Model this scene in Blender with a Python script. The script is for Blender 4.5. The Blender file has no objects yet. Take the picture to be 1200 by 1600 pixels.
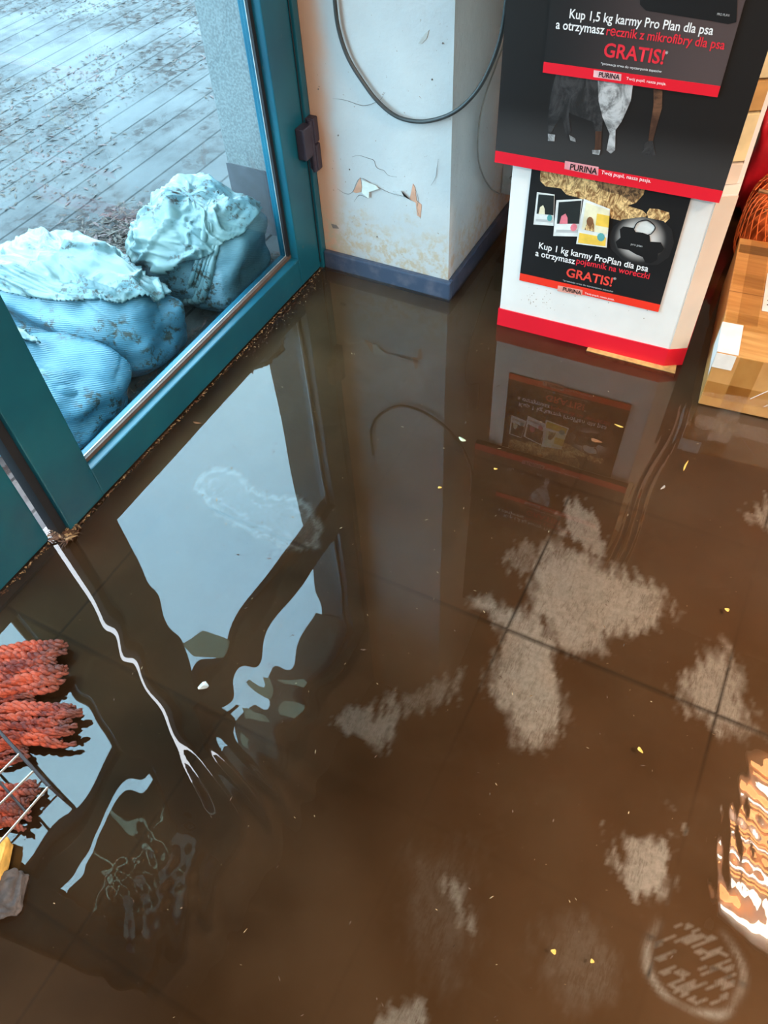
import bpy, bmesh, math, random
import numpy as np
from mathutils import Vector, Matrix, noise
random.seed(7); RNG = np.random.default_rng(7)
SC = bpy.context.scene
COL = SC.collection

# ------------------------------------------------------------ camera
H = 1.3
F = 1183.18
RC = Matrix(((0.8878732, 0.4579880, -0.0439113), (0.3335436, -0.7064698, -0.6242188), (-0.3169067, 0.5395808, -0.7800145)))
cam = bpy.data.cameras.new('camera'); co = bpy.data.objects.new('camera', cam); COL.objects.link(co)
cam.sensor_fit = 'VERTICAL'; cam.sensor_height = 24; cam.lens = F / 1600 * 24; cam.clip_start = 0.02
m = Matrix((RC[0], -RC[1], -RC[2])).transposed().to_4x4(); m.translation = (0, 0, H); co.matrix_world = m
SC.camera = co

# ------------------------------------------------------------ world, lights, exposure
SKY = 14.0
w = bpy.data.worlds.new('world'); SC.world = w; w.use_nodes = True
nt = w.node_tree; nt.nodes.clear()
wo = nt.nodes.new('ShaderNodeOutputWorld'); bg = nt.nodes.new('ShaderNodeBackground'); bg.inputs[1].default_value = SKY
tc = nt.nodes.new('ShaderNodeTexCoord'); nz = nt.nodes.new('ShaderNodeTexNoise'); nz.inputs['Scale'].default_value = 1.6; nz.inputs['Detail'].default_value = 4
cr = nt.nodes.new('ShaderNodeValToRGB'); cr.color_ramp.elements[0].position = .3; cr.color_ramp.elements[1].position = .75
cr.color_ramp.elements[0].color = (.76, .87, 1, 1); cr.color_ramp.elements[1].color = (1, 1, 1, 1)
nt.links.new(tc.outputs['Generated'], nz.inputs[0]); nt.links.new(nz.outputs[0], cr.inputs[0]); nt.links.new(cr.outputs[0], bg.inputs[0]); nt.links.new(bg.outputs[0], wo.inputs[0])

def area(name, loc, size, power, color, rot=(0, 0, 0)):
    l = bpy.data.lights.new(name, 'AREA'); l.shape = 'RECTANGLE'; l.size, l.size_y = size; l.energy = power; l.color = color
    o = bpy.data.objects.new(name, l); COL.objects.link(o); o.location = loc; o.rotation_euler = rot; return o
CEIL = 2.75
area('warm_fill_aisle', (1.95, .45, CEIL - .12), (.9, .5), 110, (1, .80, .62))  # unseen warm fill, added to warm the stand and the box
area('warm_fill_rear', (1.3, -1.4, CEIL - .12), (1.4, .5), 120, (1, .88, .76))  # unseen fill behind the camera, added to warm the stand front
SC.view_settings.view_transform = 'Standard'; SC.view_settings.look = 'None'; SC.view_settings.exposure = 0.0; SC.view_settings.gamma = 1.0
SC.view_settings.use_curve_mapping = False

# ------------------------------------------------------------ helpers
def ray(x, y):
    d = Vector(((x - 600) / F, (y - 800) / F, 1)); return RC.transposed() @ d
def onz(x, y, z=0.0):
    v = ray(x, y); t = (z - H) / v.z; return Vector((0, 0, H)) + v * t
def onplane(x, y, p, n):
    v = ray(x, y); o = Vector((0, 0, H)); t = (p - o).dot(n) / v.dot(n); return o + v * t

def props(o, label=None, cat=None, group=None, kind=None):
    if label: o['label'] = label
    if cat: o['category'] = cat
    if group: o['group'] = group
    if kind: o['kind'] = kind
    return o
def origin(o):
    v = Vector((0, 0, 0))
    while o is not None: v = v + o.location; o = o.parent
    return v
def empty(name, loc, *a, **k):
    o = bpy.data.objects.new(name, None); o.empty_display_size = .05; COL.objects.link(o); o.location = loc; props(o, *a, **k); return o
def link(name, bm, mat, parent=None, smooth=False):
    """verts are in world space; parents are unrotated"""
    off = origin(parent) if parent else None
    if off is None:
        xs = [v.co for v in bm.verts]
        off = Vector((sum(c.x for c in xs) / len(xs), sum(c.y for c in xs) / len(xs), min(c.z for c in xs)))
        loc = off
    else: loc = Vector((0, 0, 0))
    for v in bm.verts: v.co -= off
    bmesh.ops.recalc_face_normals(bm, faces=bm.faces[:])
    me = bpy.data.meshes.new(name); bm.to_mesh(me); bm.free()
    for mm in (mat if isinstance(mat, (list, tuple)) else [mat]): me.materials.append(mm)
    if smooth:
        for p in me.polygons: p.use_smooth = True
    o = bpy.data.objects.new(name, me); COL.objects.link(o); o.location = loc
    if parent: o.parent = parent
    return o
def bx(bm, a, b, bev=0, M=None, mi=0):
    r = bmesh.ops.create_cube(bm, size=1)['verts']
    a, b = Vector(a), Vector(b); c = (a + b) / 2; s = b - a
    for v in r: v.co = Vector((v.co.x * s.x, v.co.y * s.y, v.co.z * s.z)) + c
    fs = set(f for v in r for f in v.link_faces)
    if mi:
        for f in fs: f.material_index = mi
    if bev:
        es = list(set(e for v in r for e in v.link_edges))
        q = bmesh.ops.bevel(bm, geom=es, offset=bev, segments=2, affect='EDGES', profile=.6)
        r = list(set(v for f in q['faces'] for v in f.verts) | set(v for v in r if v.is_valid))
    if M is not None:
        for v in r: v.co = M @ v.co
    return r
def box(name, a, b, mat, parent=None, bev=0, M=None):
    bm = bmesh.new(); bx(bm, a, b, bev, M); return link(name, bm, mat, parent)
def tubebm(bm, pts, r, seg=8, caps=True, closed=False):
    pts = [Vector(p) for p in pts]; n = len(pts); rings = []; prev = None
    for i, p in enumerate(pts):
        t = (pts[min(i + 1, n - 1)] - pts[max(i - 1, 0)]).normalized()
        if prev is None:
            u = t.orthogonal().normalized()
        else:
            u = (prev - t * prev.dot(t)); u = u.normalized() if u.length > 1e-6 else t.orthogonal().normalized()
        prev = u; v = t.cross(u); rr = r(i / (n - 1)) if callable(r) else r
        rings.append([bm.verts.new(p + (u * math.cos(2 * math.pi * k / seg) + v * math.sin(2 * math.pi * k / seg)) * rr) for k in range(seg)])
    for a, b in zip(rings, rings[1:]):
        for k in range(seg): bm.faces.new((a[k], a[(k + 1) % seg], b[(k + 1) % seg], b[k]))
    if caps:
        bm.faces.new(rings[0][::-1]); bm.faces.new(rings[-1])
def spline(pts, n=8):
    P = [Vector(p) for p in pts]; P = [P[0] * 2 - P[1]] + P + [P[-1] * 2 - P[-2]]; out = []
    for i in range(1, len(P) - 2):
        for k in range(n):
            t = k / n; a, b, c, d = P[i - 1:i + 3]
            out.append(.5 * ((2 * b) + (c - a) * t + (2 * a - 5 * b + 4 * c - d) * t * t + (3 * b - a - 3 * c + d) * t ** 3))
    out.append(P[-2]); return out
def prism(name, poly, z0, z1, mat, parent=None, bev=0):
    bm = bmesh.new(); a = [bm.verts.new((x, y, z0)) for x, y in poly]; f = bm.faces.new(a)
    q = bmesh.ops.extrude_face_region(bm, geom=[f]); vs = [v for v in q['geom'] if isinstance(v, bmesh.types.BMVert)]
    for v in vs: v.co.z = z1
    if bev: bmesh.ops.bevel(bm, geom=bm.edges[:], offset=bev, segments=2, affect='EDGES')
    return link(name, bm, mat, parent)

# ------------------------------------------------------------ materials
def newmat(name):
    mt = bpy.data.materials.new(name); mt.use_nodes = True; t = mt.node_tree; b = t.nodes['Principled BSDF']; return mt, t, b
def N(t, kind, **kw):
    n = t.nodes.new(kind)
    for k, v in kw.items():
        if k.startswith('i_'): n.inputs[int(k[2:])].default_value = v
        else: setattr(n, k, v)
    return n
def mixc(t, fac, a, b, mode='MIX'):
    n = t.nodes.new('ShaderNodeMix'); n.data_type = 'RGBA'; n.blend_type = mode
    for s, v in ((n.inputs[0], fac), (n.inputs[6], a), (n.inputs[7], b)):
        if isinstance(v, (int, float)): s.default_value = v
        elif isinstance(v, tuple): s.default_value = (*v[:3], 1)
        else: t.links.new(v, s)
    return n.outputs[2]
def ramp(t, val, lo, hi, a=0., b=1.):
    n = t.nodes.new('ShaderNodeMapRange'); n.inputs[1].default_value = lo; n.inputs[2].default_value = hi; n.inputs[3].default_value = a; n.inputs[4].default_value = b
    n.interpolation_type = 'SMOOTHSTEP'; t.links.new(val, n.inputs[0]); return n.outputs[0]
def math_(t, op, a, b=0.):
    n = t.nodes.new('ShaderNodeMath'); n.operation = op
    for s, v in ((n.inputs[0], a), (n.inputs[1], b)):
        if isinstance(v, (int, float)): s.default_value = v
        else: t.links.new(v, s)
    return n.outputs[0]
def objco(t, scale=(1, 1, 1), rot=(0, 0, 0), src='Object'):
    c = t.nodes.new('ShaderNodeTexCoord'); mp = t.nodes.new('ShaderNodeMapping'); mp.inputs['Scale'].default_value = scale; mp.inputs['Rotation'].default_value = rot
    t.links.new(c.outputs[src], mp.inputs[0]); return mp.outputs[0]
def worldco(t, scale=(1, 1, 1)):
    g = t.nodes.new('ShaderNodeNewGeometry'); mp = t.nodes.new('ShaderNodeMapping'); mp.inputs['Scale'].default_value = scale; t.links.new(g.outputs['Position'], mp.inputs[0]); return mp.outputs[0]
def noise_(t, co, scale, detail=3, rough=.55, dist=0.):
    n = t.nodes.new('ShaderNodeTexNoise'); n.inputs['Scale'].default_value = scale; n.inputs['Detail'].default_value = detail; n.inputs['Roughness'].default_value = rough; n.inputs['Distortion'].default_value = dist
    t.links.new(co, n.inputs['Vector']); return n.outputs[0]
def bump(t, b, h, strength=.3, dist=.01):
    n = t.nodes.new('ShaderNodeBump'); n.inputs['Strength'].default_value = strength; n.inputs['Distance'].default_value = dist; t.links.new(h, n.inputs['Height']); t.links.new(n.outputs[0], b.inputs['Normal'])
def plain(name, c, rough=.5, var=.12, scale=30, spec=.5, metal=0, bmp=0):
    mt, t, b = newmat(name); co = objco(t); nz = noise_(t, co, scale)
    b.inputs['Roughness'].default_value = rough; b.inputs['Metallic'].default_value = metal; b.inputs['Specular IOR Level'].default_value = spec
    t.links.new(mixc(t, ramp(t, nz, .3, .7), tuple(x * (1 - var) for x in c), tuple(min(1, x * (1 + var)) for x in c)), b.inputs['Base Color'])
    if bmp: bump(t, b, nz, bmp, .002)
    return mt

# painted door metal: blue-green with grime speckles
mt, t, b = newmat('door_paint'); co_ = worldco(t)
n1 = noise_(t, co_, 3, 4); n2 = noise_(t, co_, 60, 4)
c = mixc(t, ramp(t, n1, .35, .7), (.004, .075, .12), (.008, .115, .165)); c = mixc(t, ramp(t, n2, .68, .76, 0, .5), c, (.10, .13, .12))
t.links.new(c, b.inputs['Base Color']); b.inputs['Roughness'].default_value = .32; DOOR = mt
DARKSEAL = plain('rubber_seal', (.012, .014, .018), .6)
ALU = plain('bead_metal', (.55, .6, .6), .3, metal=.6)
HINGE = plain('hinge_plastic', (.035, .028, .045), .45)
GASK = plain('brown_gasket', (.10, .065, .05), .6)

def schlick(t, f0):
    g = N(t, 'ShaderNodeNewGeometry'); d = N(t, 'ShaderNodeVectorMath', operation='DOT_PRODUCT'); t.links.new(g.outputs['Normal'], d.inputs[0]); t.links.new(g.outputs['Incoming'], d.inputs[1])
    p = math_(t, 'POWER', math_(t, 'SUBTRACT', 1.0, math_(t, 'ABSOLUTE', d.outputs['Value'])), 5.0)
    return math_(t, 'ADD', f0, math_(t, 'MULTIPLY', p, 1 - f0))
def glassmat(name, tint, f0=.04):
    mt, t, b = newmat(name); t.nodes.remove(b); out = t.nodes['Material Output']
    tr = N(t, 'ShaderNodeBsdfTransparent'); tr.inputs[0].default_value = (*tint, 1); gl = N(t, 'ShaderNodeBsdfGlossy'); gl.inputs['Roughness'].default_value = 0
    mx = N(t, 'ShaderNodeMixShader')
    t.links.new(schlick(t, f0), mx.inputs[0]); t.links.new(tr.outputs[0], mx.inputs[1]); t.links.new(gl.outputs[0], mx.inputs[2]); t.links.new(mx.outputs[0], out.inputs[0]); return mt
GLASS = glassmat('pane_glass', (.67, .85, .91))   # per face; each ray crosses two

# plaster of the pillar
mt, t, b = newmat('pillar_plaster'); co_ = worldco(t)
sx = N(t, 'ShaderNodeSeparateXYZ'); t.links.new(co_, sx.inputs[0])
n1 = noise_(t, co_, 5, 5); n2 = noise_(t, co_, 45, 5, .7); n3 = noise_(t, co_, 14, 6, .65)
c = mixc(t, ramp(t, n1, .35, .7), (.44, .465, .475), (.50, .52, .52))
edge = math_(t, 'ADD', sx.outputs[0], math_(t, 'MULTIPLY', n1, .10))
c = mixc(t, ramp(t, edge, -1.045, -.985, .9, 0), c, (.58, .34, .22))          # pinkish strip next to the door frame
low = math_(t, 'ADD', sx.outputs[2], math_(t, 'MULTIPLY', n3, -.30))
c = mixc(t, math_(t, 'MULTIPLY', ramp(t, low, -.06, .08, 1, 0), ramp(t, n2, .42, .62)), c, (.46, .38, .28))   # damp stain at the foot
c = mixc(t, ramp(t, noise_(t, co_, 110, 2), .72, .76, 0, .8), c, (.25, .17, .12))
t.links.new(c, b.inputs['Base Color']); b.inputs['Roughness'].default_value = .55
bump(t, b, math_(t, 'ADD', n3, n1), .35, .01); PLASTER = mt
mt, t, b = newmat('skirting_blue'); co_ = worldco(t); n1 = noise_(t, co_, 20, 5)
c = mixc(t, ramp(t, n1, .45, .7), (.040, .06, .105), (.09, .10, .14)); t.links.new(c, b.inputs['Base Color']); b.inputs['Roughness'].default_value = .4; SKIRT = mt
WALLP = plain('wall_paint', (.30, .28, .25), .8, .05, 6)
CEILP = plain('ceiling_paint', (.10, .075, .06), .9, .1, 4)
SALMON = plain('old_salmon_paint', (.55, .30, .20), .8)
CRACK = plain('crack_dark', (.20, .18, .17), .9)

# muddy tiled floor under the water, with scuffed prints stored in an attribute
mt, t, b = newmat('muddy_tiles'); co_ = worldco(t)
at = N(t, 'ShaderNodeAttribute', attribute_name='wiped'); an = N(t, 'ShaderNodeAttribute', attribute_name='grout')
n1 = noise_(t, co_, 3.0, 4); n2 = noise_(t, co_, 90, 5, .7); n3 = noise_(t, worldco(t, (70, 14, 1)), 3, 5, .65, 1.2); n4 = noise_(t, co_, 14, 5, .6, 1.0)
mud = mixc(t, ramp(t, n1, .3, .7), (.130, .070, .032), (.175, .100, .050))
mud = mixc(t, ramp(t, n4, .5, .8, 0, .5), mud, (.18, .11, .062))
tile = mixc(t, ramp(t, n2, .3, .7), (.62, .66, .63), (.86, .90, .89))
f = math_(t, 'MULTIPLY', at.outputs['Fac'], ramp(t, math_(t, 'ADD', math_(t, 'MULTIPLY', n3, .6), math_(t, 'MULTIPLY', n4, .5)), .36, .60, .42, 1))
c = mixc(t, f, mud, tile); c = mixc(t, math_(t, 'MULTIPLY', an.outputs['Fac'], ramp(t, n1, .3, .6, .7, 1)), c, (.018, .012, .008))
t.links.new(c, b.inputs['Base Color']); b.inputs['Roughness'].default_value = .9; b.inputs['Specular IOR Level'].default_value = 0; FLOOR = mt

# flood water: Fresnel mirror over a brown, partly see-through body
mt, t, b = newmat('flood_water'); t.nodes.remove(b); out = t.nodes['Material Output']
tr = N(t, 'ShaderNodeBsdfTransparent'); tr.inputs[0].default_value = (.97, .96, .93, 1)
df = N(t, 'ShaderNodeBsdfDiffuse'); co_ = worldco(t)
t.links.new(mixc(t, ramp(t, noise_(t, co_, 1.6, 3), .35, .7), (.135, .070, .030), (.175, .105, .056)), df.inputs[0])
mk = N(t, 'ShaderNodeMixShader'); t.links.new(ramp(t, noise_(t, co_, 4, 4), .3, .75, .06, .22), mk.inputs[0]); t.links.new(tr.outputs[0], mk.inputs[1]); t.links.new(df.outputs[0], mk.inputs[2])
gl = N(t, 'ShaderNodeBsdfGlossy'); gl.inputs['Roughness'].default_value = 0
fr = N(t, 'ShaderNodeFresnel'); fr.inputs[0].default_value = 1.68; mx = N(t, 'ShaderNodeMixShader')
t.links.new(fr.outputs[0], mx.inputs[0]); t.links.new(mk.outputs[0], mx.inputs[1]); t.links.new(gl.outputs[0], mx.inputs[2]); t.links.new(mx.outputs[0], out.inputs[0]); WATER = mt

# outside decking, wet
mt, t, b = newmat('wet_boards'); co_ = worldco(t)
sx = N(t, 'ShaderNodeSeparateXYZ'); t.links.new(co_, sx.inputs[0])
fx = math_(t, 'FRACT', math_(t, 'MULTIPLY', math_(t, 'ADD', sx.outputs[0], 20.0), 1 / .115))
gr = math_(t, 'GREATER_THAN', math_(t, 'ABSOLUTE', math_(t, 'SUBTRACT', fx, .5)), .462)
n1 = noise_(t, co_, 2.2, 5, .6); n2 = noise_(t, co_, 22, 6, .7); n3 = noise_(t, worldco(t, (6, .7, 1)), 4, 4)
c = mixc(t, ramp(t, n3, .3, .7), (.070, .068, .069), (.088, .085, .085))
c = mixc(t, math_(t, 'MULTIPLY', ramp(t, n1, .48, .62), ramp(t, n2, .47, .56)), c, (.036, .027, .025))
c = mixc(t, math_(t, 'MULTIPLY', gr, .75), c, (.010, .010, .010))
t.links.new(c, b.inputs['Base Color']); t.links.new(ramp(t, n1, .4, .6, .4, .7), b.inputs['Roughness']); b.inputs['Specular IOR Level'].default_value = .05; bump(t, b, math_(t, 'SUBTRACT', math_(t, 'MULTIPLY', n2, .4), gr), .25, .004); DECK = mt
RENDERW = plain('outside_render', (.16, .165, .165), .9, .25, 160, bmp=.5)
PLINTH = plain('outside_plinth', (.07, .065, .075), .8)
SOFFIT = plain('canopy_soffit', (.5, .53, .46), .8)

# woven sandbag plastic
def sackmat(name, side, top):
    mt, t, b = newmat(name); co = objco(t)
    g = N(t, 'ShaderNodeNewGeometry'); s = N(t, 'ShaderNodeSeparateXYZ'); t.links.new(g.outputs['Normal'], s.inputs[0])
    cs = N(t, 'ShaderNodeSeparateXYZ'); t.links.new(co, cs.inputs[0])
    wv = N(t, 'ShaderNodeTexWave'); wv.inputs['Scale'].default_value = 70; wv.inputs['Distortion'].default_value = 2.5; wv.inputs['Detail'].default_value = 2; wv.bands_direction = 'Z'
    t.links.new(objco(t, rot=(.5, .3, .2)), wv.inputs[0])
    n2 = noise_(t, co, 38, 6, .75); n1 = noise_(t, co, 7, 4)
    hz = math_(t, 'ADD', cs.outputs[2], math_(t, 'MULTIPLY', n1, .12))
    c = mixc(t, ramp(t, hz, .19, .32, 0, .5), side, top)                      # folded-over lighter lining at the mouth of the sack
    c = mixc(t, math_(t, 'MULTIPLY', wv.outputs['Fac'], .14), c, (.05, .10, .14))
    c = mixc(t, math_(t, 'MULTIPLY', ramp(t, n1, .45, .60), ramp(t, n2, .50, .58)), c, (.03, .028, .02))
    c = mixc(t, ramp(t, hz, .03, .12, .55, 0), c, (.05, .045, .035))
    t.links.new(c, b.inputs['Base Color']); b.inputs['Roughness'].default_value = .4; bump(t, b, math_(t, 'ADD', wv.outputs['Fac'], n2), .25, .004)
    return mt
mt, t, b = newmat('sack_lining'); co = worldco(t); n1 = noise_(t, co, 9, 4); n2 = noise_(t, co, 55, 6, .75)
c = mixc(t, ramp(t, n1, .35, .7), (.165, .215, .20), (.11, .19, .21)); c = mixc(t, math_(t, 'MULTIPLY', ramp(t, n1, .46, .58), ramp(t, n2, .52, .58)), c, (.035, .033, .025))
t.links.new(c, b.inputs['Base Color']); b.inputs['Roughness'].default_value = .35; bump(t, b, n2, .15, .004); SACKT = mt
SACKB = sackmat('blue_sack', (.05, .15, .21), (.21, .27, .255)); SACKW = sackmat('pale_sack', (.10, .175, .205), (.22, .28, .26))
LITTER = plain('wet_litter', (.05, .03, .02), .8, .6, 200)
LITTER2 = plain('pale_litter', (.30, .20, .10), .8, .5, 200)

BLACKP = plain('print_black', (.012, .012, .013), .45, .15, 5, .3)
mt, t, b = newmat('print_grey_brown'); co_ = worldco(t); sx = N(t, 'ShaderNodeSeparateXYZ'); t.links.new(co_, sx.inputs[0])
c = mixc(t, ramp(t, sx.outputs[0], -.5, -.16), (.015, .015, .016), (.085, .06, .06)); t.links.new(c, b.inputs['Base Color']); b.inputs['Roughness'].default_value = .35; BROWNP = mt
mt, t, b = newmat('print_studio'); co_ = worldco(t); sx = N(t, 'ShaderNodeSeparateXYZ'); t.links.new(co_, sx.inputs[0])
c = mixc(t, ramp(t, sx.outputs[2], .50, .59, 1, 0), (.010, .009, .009), (.035, .033, .033)); t.links.new(c, b.inputs['Base Color']); b.inputs['Roughness'].default_value = .4; STUDIO = mt
REDP = plain('print_red', (.75, .008, .025), .4, .03, 5); REDO = plain('print_orange_red', (.85, .035, .015), .4, .03, 5)
REDT = plain('lettering_red', (.72, .02, .04), .5, .02); WHT = plain('lettering_white', (.85, .85, .85), .5, .02); GREYT = plain('lettering_grey', (.5, .5, .5), .5, .02)
WHITEB = plain('white_board', (.78, .75, .72), .45, .04, 8); PINKB = plain('cream_board', (.72, .60, .50), .5, .05, 8); CREAM = plain('cream_tray', (.75, .60, .34), .5, .15, 14); TANB = plain('tan_tray', (.55, .30, .10), .6, .2, 14)
def furmat(name, a, b_, scl=26):
    mt, t, b = newmat(name); n = noise_(t, worldco(t, (1, 1, .6)), scl, 6, .7, 2.5); t.links.new(mixc(t, ramp(t, n, .38, .64), a, b_), b.inputs['Base Color']); b.inputs['Roughness'].default_value = .5; return mt
FURG = furmat('print_golden_fur', (.20, .08, .02), (.95, .66, .30), 55); FURW = furmat('print_white_fur', (.14, .14, .14), (.52, .52, .53), 22); FURK = furmat('print_dark_fur', (.012, .011, .011), (.045, .042, .043), 22); FURB = furmat('print_brown_fur', (.05, .02, .01), (.16, .07, .035), 14)
PKW = plain('print_pack_white', (.75, .76, .74), .4); PKK = plain('print_pack_black', (.02, .025, .025), .4); PKY = plain('print_pack_yellow', (.85, .55, .08), .4); PKP = plain('print_pack_pink', (.75, .2, .25), .4); PKT = plain('print_pack_teal', (.1, .35, .35), .4); PKC = plain('print_pack_cream', (.8, .74, .52), .4)
WOOD = plain('pale_wood', (.62, .36, .12), .6, .25, 40)
mt, t, b = newmat('cardboard'); co_ = objco(t); n1 = noise_(t, objco(t, (1, 12, 1)), 6, 4); n2 = noise_(t, co_, 5, 3)
t.links.new(mixc(t, ramp(t, n1, .35, .7), (.50, .24, .07), (.64, .35, .12)), b.inputs['Base Color']); b.inputs['Roughness'].default_value = .28; bump(t, b, n1, .25, .004); CARD = mt
TAPEM = glassmat('packing_tape', (.97, .95, .90))
TAPEW = plain('white_tape', (.82, .80, .76), .4, .05); PAPER = plain('paper_label', (.8, .8, .8), .5, .03); INK = plain('ink', (.03, .03, .03), .6)
SACKR = plain('red_sack', (.60, .01, .02), .4, .25, 12, bmp=.3); NETM = plain('orange_net', (.80, .16, .03), .6, .2); STICK = plain('kindling', (.35, .17, .07), .7, .5, 25)
CABLE = plain('grey_cable', (.035, .038, .038), .45); CABLE2 = plain('pale_cable', (.25, .25, .23), .45); GREYB = plain('grey_box', (.42, .42, .40), .5)
mt, t, b = newmat('mop_yarn'); co_ = objco(t); n1 = noise_(t, co_, 26, 5, .65); n2 = noise_(t, co_, 240, 4)
c = mixc(t, ramp(t, n1, .40, .62), (.14, .016, .010), (.50, .085, .038)); c = mixc(t, ramp(t, n2, .5, .75, 0, .55), c, (.10, .03, .02)); at = N(t, 'ShaderNodeAttribute', attribute_name='soil')
c = mixc(t, at.outputs['Fac'], c, (.13, .06, .045)); t.links.new(c, b.inputs['Base Color']); b.inputs['Roughness'].default_value = .75; bump(t, b, n2, .8, .004); YARN = mt
CHROME = plain('rack_wire', (.62, .56, .5), .25, metal=.7); DARKW = plain('dark_rod', (.05, .045, .05), .4); SPONGE = plain('yellow_sponge', (.75, .48, .12), .8, .2, 60, bmp=.5); FELT = plain('grey_cloth', (.10, .09, .09), .9, .3, 60, bmp=.5)
LEAFY = plain('yellow_bit', (.80, .50, .10), .6); LEAFB = plain('brown_bit', (.22, .09, .03), .7); LEAFG = plain('pale_green_bit', (.50, .60, .38), .5); FOIL = plain('foil', (.6, .6, .55), .25, metal=.5)
SKYBLOCK = plain('sky_block_grey', (.25, .25, .22), .7, .08)  # grey of the added sky-blocking sheets on door_2
mt, t, b = newmat('translucent_sticker'); t.nodes.remove(b); tl = N(t, 'ShaderNodeBsdfTranslucent'); tl.inputs[0].default_value = (.55, .56, .47, 1); t.links.new(tl.outputs[0], t.nodes['Material Output'].inputs[0]); STICKR = mt

# ------------------------------------------------------------ floor and water
GX0, GX1, GY0, GY1, ST = -1.19, 1.5, -1.0, 2.76, .005
gx = np.arange(GX0, GX1 + 1e-6, ST); gy = np.arange(GY0, GY1 + 1e-6, ST); XX, YY = np.meshgrid(gx, gy)
def gridmesh(name, Z):
    ny, nx = Z.shape; me = bpy.data.meshes.new(name)
    v = np.stack([XX, YY, Z], -1).reshape(-1, 3).astype(np.float32)
    i = (np.arange(ny - 1)[:, None] * nx + np.arange(nx - 1)[None]).ravel(); fc = np.stack([i, i + 1, i + nx + 1, i + nx], 1)
    me.vertices.add(len(v)); me.vertices.foreach_set('co', v.ravel()); me.loops.add(fc.size); me.loops.foreach_set('vertex_index', fc.ravel().astype(np.int32))
    me.polygons.add(len(fc)); me.polygons.foreach_set('loop_start', (np.arange(len(fc)) * 4).astype(np.int32)); me.polygons.foreach_set('use_smooth', np.ones(len(fc), bool))
    me.update(calc_edges=True); return me
def vnoise(x, y, s, seed):
    r = np.random.default_rng(seed); g = r.random((64, 64)); x = x / s + 100; y = y / s + 100
    xi = np.floor(x).astype(int); yi = np.floor(y).astype(int); fx = x - xi; fy = y - yi; fx = fx * fx * (3 - 2 * fx); fy = fy * fy * (3 - 2 * fy)
    a = g[yi % 64, xi % 64]; b = g[yi % 64, (xi + 1) % 64]; c = g[(yi + 1) % 64, xi % 64]; d = g[(yi + 1) % 64, (xi + 1) % 64]
    return (a * (1 - fx) + b * fx) * (1 - fy) + (c * (1 - fx) + d * fx) * fy
def sdpoly(px, py, P):
    d = np.full(px.shape, 1e9); ins = np.zeros(px.shape, bool); n = len(P)
    for i in range(n):
        ax, ay = P[i]; bx_, by = P[(i + 1) % n]; ex, ey = bx_ - ax, by - ay
        tt = np.clip(((px - ax) * ex + (py - ay) * ey) / (ex * ex + ey * ey + 1e-12), 0, 1)
        d = np.minimum(d, np.hypot(px - ax - tt * ex, py - ay - tt * ey))
        cnd = ((ay > py) != (by > py)); xs = (bx_ - ax) * (py - ay) / (by - ay + 1e-12) + ax; ins ^= cnd & (px < xs)
    return np.where(ins, -d, d)
FZ = -.012
def cv(ox, oy, s, pts): return [tuple(onz(ox + s * x, oy + s * y, FZ).xy) for x, y in pts]
c7 = lambda p: cv(500, 640, .5833, p); c8 = lambda p: cv(600, 1140, .5, p); c2 = lambda p: cv(0, 380, .4333, p)
prints = [  # outline, feather, strength
 (c7([(665, 245), (700, 243), (740, 300), (770, 360), (735, 385), (690, 365), (650, 320)]), .012, .75),
 (c7([(600, 350), (700, 380), (760, 420), (830, 440), (900, 480), (930, 530), (900, 580), (830, 605), (760, 600), (755, 640), (700, 655), (650, 640), (610, 580), (560, 520), (550, 450)]), .022, .9),
 (c7([(420, 515), (520, 530), (600, 570), (640, 650), (635, 720), (645, 800), (640, 865), (590, 890), (540, 880), (480, 800), (440, 740), (470, 650), (490, 590)]), .022, 1.0),
 (c7([(490, 400), (540, 350), (590, 370), (580, 450), (525, 455)]), .012, .45),
 (c7([(960, 770), (980, 700), (1040, 650), (1090, 640), (1100, 700), (1130, 780), (1175, 870), (1140, 888), (1080, 860), (1000, 810)]), .025, .7),
 (c7([(45, 835), (80, 805), (150, 820), (195, 770), (210, 835), (172, 905), (100, 875)]), .014, .8),
 (c7([(230, 770), (300, 740), (375, 700), (370, 745), (300, 790), (240, 800)]), .016, .45),
 (c7([(1140, 275), (1220, 235), (1240, 340), (1165, 315)]), .014, .6),
 (c8([(683, 292), (700, 285), (715, 360), (740, 400), (760, 340), (800, 330), (890, 350), (905, 380), (885, 500), (820, 555), (760, 505), (705, 425)]), .014, .75),
 (c8([(890, 240), (910, 230), (930, 270), (925, 290), (905, 270)]), .008, .6),
 (c8([(205, 465), (235, 490), (270, 590), (268, 620), (240, 600), (215, 530)]), .016, .6),
 (c8([(-30, 885), (40, 868), (100, 890), (105, 960), (-30, 960)]), .012, .6),
 (c8([(500, 640), (600, 600), (700, 680), (725, 760), (690, 830), (560, 840), (500, 760)]), .03, .14),
 (c8([(90, 400), (250, 380), (280, 700), (180, 780), (90, 650)]), .04, .12),
]
wip = np.zeros(XX.shape)
jit = (vnoise(XX, YY, .04, 1) - .5) * .024 + (vnoise(XX * 3 + YY, YY * .7 - XX * .3, .02, 2) - .5) * .030 + (vnoise(XX, YY, .008, 4) - .5) * .012
for P, fe, st in prints:
    d = sdpoly(XX, YY, P) + jit
    wip = np.maximum(wip, st * np.clip(.55 - d / fe / 1.3, 0, 1) ** 1.3)
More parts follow.
